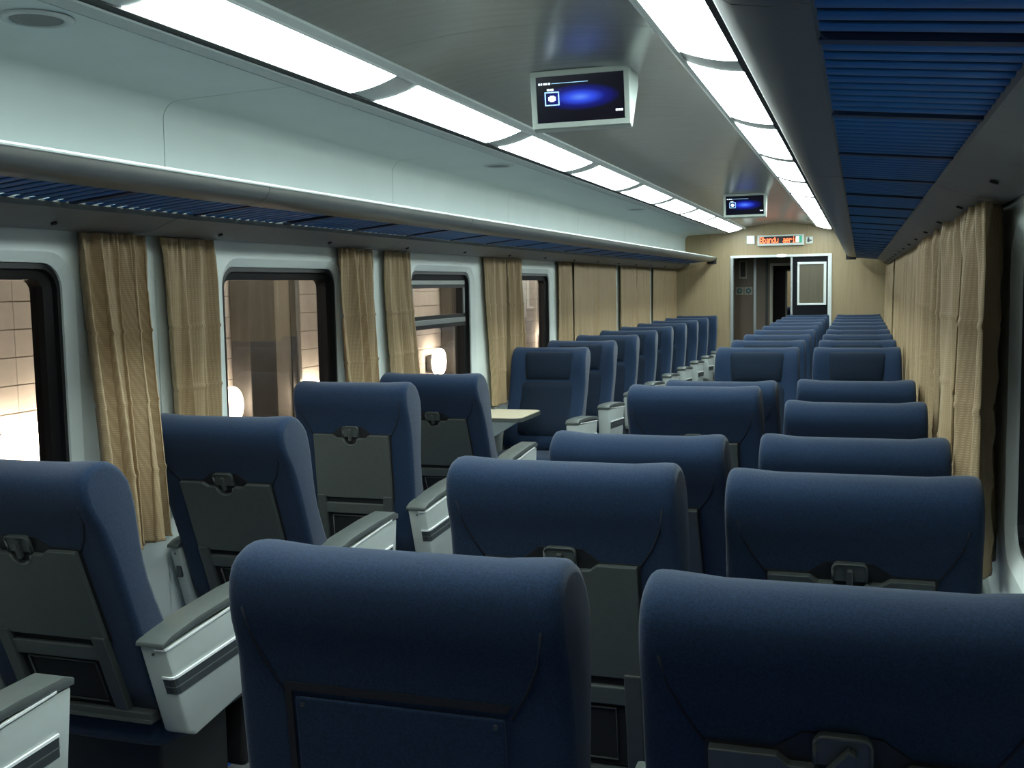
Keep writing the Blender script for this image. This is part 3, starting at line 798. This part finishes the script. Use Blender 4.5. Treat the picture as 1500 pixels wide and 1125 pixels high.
SM['latch_rim'] = tube_me('latch_rim', [(-0.037, -0.015, TZ1 - 0.008), (-0.037, -0.015, TZ1 + 0.026)] + [(p[0], -0.015, p[1]) for p in arc(-0.025, TZ1 + 0.025, 0.012, 180, 90, 4)] + [(p[0], -0.015, p[1]) for p in arc(0.025, TZ1 + 0.025, 0.012, 90, 0, 4)] + [(0.037, -0.015, TZ1 - 0.008)], 0.003, 'tray')
SM['latch_lever'] = box_me('latch_lever', (-0.007, 0.007), (-0.026, -0.012), (-0.030, 0.022), 'frame_grey', 0.003)
SM['scoop_rim'] = tube_me('scoop_rim', [(0.034 * math.cos(math.radians(a)), -0.020, TZ1 - 0.016 + 0.030 * math.sin(math.radians(a))) for a in range(0, -181, -20)], 0.0025, 'arm_pad')
SM['pocket_bar'] = box_me('pocket_bar', (-0.150, 0.150), (-0.022, -0.002), (0.178, 0.226), 'tray', 0.004)
SM['side_rail'] = box_me('side_rail', (-0.021, 0.021), (-0.026, -0.002), (0.0, 0.262), 'frame_grey', 0.004)
SM['pocket_net'] = box_me('pocket_net', (-0.145, 0.145), (-0.010, -0.001), (0.008, 0.245), 'net')
SM['net_border'] = tube_me('net_border', [(-0.115, -0.013, 0.165), (0.115, -0.013, 0.165), (0.115, -0.013, 0.025), (-0.115, -0.013, 0.025), (-0.115, -0.013, 0.165)], 0.003, 'frame_grey')
SM['base_bar'] = box_me('base_bar', (-0.262, 0.262), (-0.03, 0.02), (-0.028, 0.002), 'frame_grey', 0.004)
SM['base_bar_strip'] = box_me('base_bar_strip', (-0.262, 0.262), (-0.034, -0.03), (-0.028, -0.018), 'tray')
SM['seam'] = [tube_me('seam', [(sx * 0.245, -0.019, 0.68), (sx * 0.236, -0.009, 0.625), (sx * 0.215, -0.002, 0.575), (sx * 0.188, -0.0005, 0.53)], 0.0028, 'seam') for sx in (-1, 1)]
def cushion_me():
    P = catmull([(0.03, 0.33), (0.03, 0.43), (0.10, 0.470), (0.28, 0.476), (0.44, 0.480), (0.515, 0.455), (0.535, 0.40), (0.515, 0.34), (0.3, 0.325)], 3)
    n = len(P); xs = [-1, -0.97, -0.9, -0.8, -0.5, 0, 0.5, 0.8, 0.9, 0.97, 1]; V = []; Fc = []
    for t in xs:
        f = 1 - 0.10 * max(0, (abs(t) - 0.8) / 0.2) ** 2
        for y, z in P:
            e = 0.012 * max(0, 1 - abs(abs(t) - 0.85) / 0.15) * (1 if z > 0.45 else 0)
            V.append((t * 0.262, 0.28 + (y - 0.28) * f, 0.40 + (z - 0.40) * f + e))
    for k in range(len(xs) - 1):
        for i in range(n): Fc.append((k * n + i, k * n + (i + 1) % n, (k + 1) * n + (i + 1) % n, (k + 1) * n + i))
    Fc.append(tuple(range(n))); Fc.append(tuple((len(xs) - 1) * n + i for i in range(n)))
    return me_from('seat_cushion', V, Fc, 'fabric', True)
SM['seat_cushion'] = cushion_me()
SM['leg_rest'] = box_me('leg_rest', (-0.23, 0.23), (-0.03, 0.03), (-0.28, 0.0), 'black', 0.022, 3)
SM['pedestal'] = box_me('pedestal', (-0.20, 0.20), (0.08, 0.42), (0.03, 0.32), 'black', 0.01)
SM['foot_rail'] = box_me('foot_rail', (-0.025, 0.025), (0.02, 0.48), (0.0065, 0.032), 'black', 0.004)

# armrest: white side shell that leans forward at the rear, grey cap, striped band
AW = 0.042
arm_out = [(-0.125, 0.672), (-0.035, 0.395), (0.0, 0.378), (0.36, 0.425), (0.395, 0.45), (0.425, 0.700)]
SM['arm_body'] = prism_me('arm_body', arm_out, 'x', -AW, AW, 'arm_white', bev=0.010, smooth=True)
cap = [(-0.135, 0.672), (-0.133, 0.684), (-0.10, 0.696), (0.02, 0.713), (0.25, 0.728), (0.40, 0.730), (0.432, 0.716), (0.430, 0.700), (0.25, 0.703), (0.02, 0.690)]
SM['arm_pad'] = prism_me('arm_pad', cap, 'x', -AW - 0.003, AW + 0.003, 'arm_pad', bev=0.003, smooth=True)
def band(z_lo, z_hi, ext, x_out):
    # wraps the outer side; slopes with the armrest
    def zz(y, z): return z + 0.055 * (y + 0.09)
    ya, yb = -0.128 + (0.672 - z_hi) * 0.33 , 0.37
    return [(ya, zz(ya, z_lo)), (yb, zz(yb, z_lo)), (yb, zz(yb, z_hi)), (ya, zz(ya, z_hi))]
def band_me(name, z_lo, z_hi, mat, out, sgn, slope=0.055):
    # a thin skin standing proud of the outer face and wrapping round the rear edge
    def ry(z): return -0.125 + (0.672 - z) * (0.09 / 0.277)
    def zz(y, z): return z + slope * (y + 0.09)
    X0, X1 = 0.008, AW + out
    V = []; Fc = []
    path = [(X0, None), (AW - 0.010, None), (AW - 0.0029 + out * 0.75, 0.003), (X1, 0.012), (X1, 0.12), (X1, 0.37)]
    for (x, y) in path:
        for z in (z_lo, z_hi):
            yy = (ry(z) - out) if y is None else (ry(z) + 0.0029 - out * 0.75 if y == 0.003 else ry(z) + 0.012 if y == 0.012 else y)
            V.append((sgn * x, yy, zz(yy, z)))
    for i in range(len(path) - 1): Fc.append((2 * i, 2 * i + 1, 2 * i + 3, 2 * i + 2))
    n0 = len(V)
    for (x, y) in path:                       # inner skin buried in the shell gives it thickness
        for z in (z_lo, z_hi):
            yy = (ry(z) + 0.006) if y is None else (ry(z) + 0.011 if y == 0.003 else ry(z) + 0.016 if y == 0.012 else y)
            V.append((sgn * min(x, AW - 0.004), yy, zz(yy, z)))
    for i in range(len(path) - 1):
        Fc.append((n0 + 2 * i, n0 + 2 * i + 1, n0 + 2 * i + 3, n0 + 2 * i + 2))
        for q in (0, 1): Fc.append((2 * i + q, 2 * i + 2 + q, n0 + 2 * i + 2 + q, n0 + 2 * i + q))
    for q in (0, len(path) - 1): Fc.append((2 * q, 2 * q + 1, n0 + 2 * q + 1, n0 + 2 * q))
    return me_from(name, V, Fc, mat)
for sgn in (-1, 1):
    SM['stripe', sgn] = band_me('stripe', 0.523, 0.572, 'stripe', 0.0025, sgn)
    SM['chrome_line', sgn] = band_me('chrome_line', 0.572, 0.579, 'chrome', 0.005, sgn)
    SM['cap_line', sgn] = band_me('cap_line', 0.6635, 0.6690, 'chrome', 0.0042, sgn, 0.082)  # white line painted in as the highlight under the pad
    SM['mid_line', sgn] = band_me('mid_line', 0.5440, 0.5475, 'arm_pad', 0.0042, sgn)
SM['arm_screw'] = cyl_me('arm_screw', 0.004, 0.003, 'y', 'frame_grey', 10)
SM['arm_notch'] = box_me('arm_notch', (-0.020, 0.020), (-0.01, 0.004), (-0.022, 0.022), 'stripe', 0.002)

HZ = 0.452
def seat(x, y, face, recline, label, group, arms, near=True, tray='closed', lever=0.0):
    """face +1: looks along +Y (away from camera), -1: towards the camera; arms: list of (x offset, outer side or 0)"""
    R_ = empty('train_seat', (x, y, 0), label, 'seat', group, 0 if face > 0 else PI)
    rc = (recline, 0, 0)
    hinge = (0, 0, HZ)
    def back(n_, me, parent=None): return link(n_, me, parent or R_, hinge if parent is None else None, rc if parent is None else None)
    b = back('backrest', SM['backrest'])
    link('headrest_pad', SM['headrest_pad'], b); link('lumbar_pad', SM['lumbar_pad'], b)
    if face > 0:
        for sm in SM['seam']: link('seam', sm, b)
        if tray == 'closed':
            back('tray_recess', SM['tray_gap'])
            t = back('tray_table', SM['tray'])
            link('scoop_rim', SM['scoop_rim'], t)
            lp = back('latch_plate', SM['latch_plate'])
            link('latch_rim', SM['latch_rim'], lp)
            link('latch_lever', SM['latch_lever'], lp, (0, 0, TZ1 + 0.004), (0, lever, 0))
        else:                                 # the tray is gone: slot and two bolts are left in the fabric
            sl = back('tray_slot', prism_me('tray_slot', [(-0.19, TZ1 - 0.30), (-0.178, TZ1 - 0.30), (-0.178, TZ1 + 0.005), (0.182, TZ1 + 0.005), (0.19, TZ1 + 0.018), (-0.19, TZ1 + 0.018)], 'y', -0.004, 0.006, 'black'))
            pad = back('back_panel', box_me('back_panel', (-0.172, 0.178), (-0.006, 0.004), (TZ1 - 0.30, TZ1 - 0.005), 'fabric', 0.003))
            mb = cyl_me('bolt', 0.0035, 0.004, 'y', 'frame_grey', 10)
            for bx_ in (-0.158, 0.165): link('bolt', mb, pad, (bx_, -0.010, TZ1 - 0.016))
        back('pocket_net', SM['pocket_net']); 
        nb = back('net_border', SM['net_border'])
        back('pocket_bar', SM['pocket_bar'])
        for sx in (-1, 1): link('side_rail', SM['side_rail'], R_, (sx * 0.161, -math.sin(0) * 0, HZ), rc)
    bbar = link('base_bar', SM['base_bar'], R_, hinge); link('base_bar_strip', SM['base_bar_strip'], bbar)
    link('seat_cushion', SM['seat_cushion'], R_)
    link('pedestal', SM['pedestal'], R_)
    for sx in (-1, 1): link('foot_rail', SM['foot_rail'], R_, (sx * 0.18, 0, 0))
    link('leg_rest', SM['leg_rest'], R_, (0, 0.525, 0.345), (-0.12, 0, 0))
    for ax, outer in arms:
        a = link('armrest', SM['arm_body'], R_, (ax, 0.035 if face > 0 and x < 0 else 0.0, 0)); a.scale = (0.55 if abs(ax) < 0.31 else 0.8 if abs(ax) > 0.319 else 1.0, 1, 1)
        link('armrest_pad', SM['arm_pad'], a)
        link('screw', SM['arm_screw'], a, (0.0, -0.1215, 0.648))
        if outer:
            link('stripe', SM['stripe', outer], a); link('chrome_line', SM['chrome_line', outer], a); link('stripe_line', SM['mid_line', outer], a); link('cap_line', SM['cap_line', outer], a)
        else:
            link('notch', SM['arm_notch'], a, (0.0, -0.093, 0.575))
    return R_

XL, XA, XB = -1.082, 0.382, 1.025
AO = 0.318
deg = math.radians
G = 'navy train seats'
# rows that look away from the camera: (hinge y, recline)
left_rows = [(1.52, 21), (2.42, 20.5), (3.38, 20.5), (4.22, 5), (5.33, 23.5)]
a_rows = [(1.485, 5), (2.44, 10), (3.54, 29), (4.61, 19), (5.68, 33)]
b_rows = [(1.60, 14), (2.68, 21), (3.64, 30), (4.80, 33), (5.71, 32)]
rows_txt = ['row nearest the camera', 'second row from the camera', 'third row from the camera', 'fourth row from the camera', 'fifth row from the camera']
for i in range(5):
    y, r = left_rows[i]
    extra = ', beside the small table' if i == 4 else ''
    seat(XL, y, 1, deg(r), 'navy single left seat, back view, %s%s' % (rows_txt[i], extra), G, [(AO, 1), (-0.303, 0)])
    y, r = a_rows[i]
    seat(XA - (0.014 if i == 0 else 0), y, 1, deg(r), 'navy aisle seat of the right pair, back view, %s%s' % (rows_txt[i], ', no tray' if i == 0 else ''), G, [(-AO, -1), (AO + 0.0035, 0)], tray='none' if i == 0 else 'closed')
    y, r = b_rows[i]
    seat(XB, y, 1, deg(r), 'navy window seat of the right pair, back view, %s' % rows_txt[i], G, [(AO + 0.0035, 0)], lever=deg(38) if i == 0 else 0.0)
for k in range(9):
    y = 7.16 + 0.903 * k
    w_ = ORD[k] + ' row facing the camera'
    if k == 8: w_ = 'last row at the end wall'
    seat(XL, y, -1, deg(23), 'navy single left seat, front view, %s' % w_, G, [(-AO, -1), (0.303, 0)])
    seat(XA, y, -1, deg(23), 'navy aisle seat of the right pair, front view, %s' % w_, G, [(AO, 1), (-AO - 0.0035, 0)])
    seat(XB, y, -1, deg(23), 'navy window seat of the right pair, front view, %s' % w_, G, [(-AO - 0.0035, 0)])

seat(-0.02, VY + 2.0, 1, deg(12), 'navy seat inside the next carriage, glimpsed through both doorways', G, [])

# ------------------------------------------------------------------ small table between the facing left seats
tb = empty('wall_table', (-WX, 6.76, 0.0), 'small pale wooden wall table with a grey edge between the facing left seats', 'table')
def rr(x0, x1, y0, y1, r): return [(x0, y0)] + arc(x1 - r, y0 + r, r, -90, 0, 5) + arc(x1 - r, y1 - r, r, 0, 90, 5) + [(x0, y1)]
link('table_top', prism_me('table_top', rr(0.006, 0.385, -0.245, 0.245, 0.06), 'z', 0.742, 0.765, 'table_top'), tb)
link('edge_band', prism_me('edge_band', rr(0.004, 0.392, -0.252, 0.252, 0.065), 'z', 0.738, 0.7625, 'tray'), tb)
prism('bracket', [(0.004, 0.737), (0.30, 0.737), (0.30, 0.715), (0.05, 0.56), (0.004, 0.55)], 'y', -0.02, 0.02, 'aluminium', tb)

# ------------------------------------------------------------------ outside: station platform on the left
PX = -5.0
pf = struct(box('platform_ground', (PX - 0.2, -1.75), (0, 26), (-0.15, -0.1), 'platform'), 'platform floor outside the left windows')
pw = struct(box('wall_platform', (PX - 0.25, PX - 0.012), (0, 26), (-0.15, 3.2), 'joint'), 'pale clad station wall outside the left windows')
me = box_me('cladding_panel', (PX - 0.012, PX), (0.002, 3.198), (0.004, 0.2055), 'stone', 0.003, 1, False)
for r in range(14):
    for c in range(8):
        y = c * 3.2
        if y + 3.2 < 26: link('cladding_panel', me, pw, (0, y, -0.10 + r * 0.2095))
for y, w_, lb in ((9.25, 0.50, 'nearest'), (14.9, 0.7, 'second'), (20.75, 0.7, 'farthest')):
    o = empty('platform_pillar', (PX + 0.13, y, -0.1), 'dark steel pillar on the platform outside the left windows, %s' % lb, 'pillar', 'platform pillars')
    box('shaft', (-0.11, 0.11), (0, w_), (0, 3.2), 'steel', o, 0.01); box('foot', (-0.125, 0.125), (-0.03, w_ + 0.03), (0, 0.12), 'steel', o, 0.005)
o = empty('platform_door', (PX, 9.85, -0.1), 'grey metal door with a pale frame on the platform wall', 'door')
box('leaf', (0.0, 0.035), (0.10, 0.55), (0, 2.1), 'grey_door', o, 0.004)
box('frame', (0.0, 0.05), (0.0, 0.10), (0, 2.16), 'steel', o, 0.004); box('frame', (0.0, 0.05), (0.55, 0.66), (0, 2.16), 'steel', o, 0.004); box('frame', (0.0, 0.05), (0.0, 0.66), (2.161, 2.24), 'aluminium', o, 0.004)
box('side_post', (0.0, 0.07), (0.66, 0.72), (0, 3.0), 'aluminium', o, 0.004)
box('upper_panel', (0.0, 0.03), (0.0, 0.66), (2.241, 3.1), 'steel', o, 0.004)
for i, (y, z) in enumerate(((6.27, 0.48), (6.86, 0.58), (8.95, 0.48), (10.86, 0.38), (14.45, 0.52), (16.3, 0.5), (20.2, 0.55))):
    o = empty('floodlight', (PX + 0.13, y, z), 'glaring warm floodlight low on the platform wall, %s from the camera' % ORD[i], 'floodlight', 'platform floodlights')
    link('lens', prism_me('lens', rrect(-0.24, 0.24, -0.17, 0.21, 0.185, 7), 'x', 0.0, 0.05, 'lamp', bev=0.012), o)
    box('housing', (-0.099, -0.002), (-0.17, 0.17), (-0.13, 0.13), 'steel', o, 0.01)
    box('post', (-0.06, -0.02), (-0.02, 0.02), (-0.1 - z + 0.001, -0.131), 'steel', o)

for i in range(4):  # unseen overhead tubes, added to brighten the platform wall
    o = empty('platform_light', (PX + 1.0, 3.5 + 5.5 * i, 3.05), 'long tube light over the platform outside the left windows, %s from the camera' % ORD[i], 'light', 'platform tube lights')
    box('tube', (-0.05, 0.05), (-0.9, 0.9), (0.0, 0.04), 'tube', o, 0.006); box('housing', (-0.08, 0.08), (-1.0, 1.0), (0.041, 0.10), 'steel', o, 0.006)
struct(box('ceiling_platform', (PX - 0.2, -2.0), (0, 26), (3.16, 3.22), 'joint'), 'ceiling over the platform')
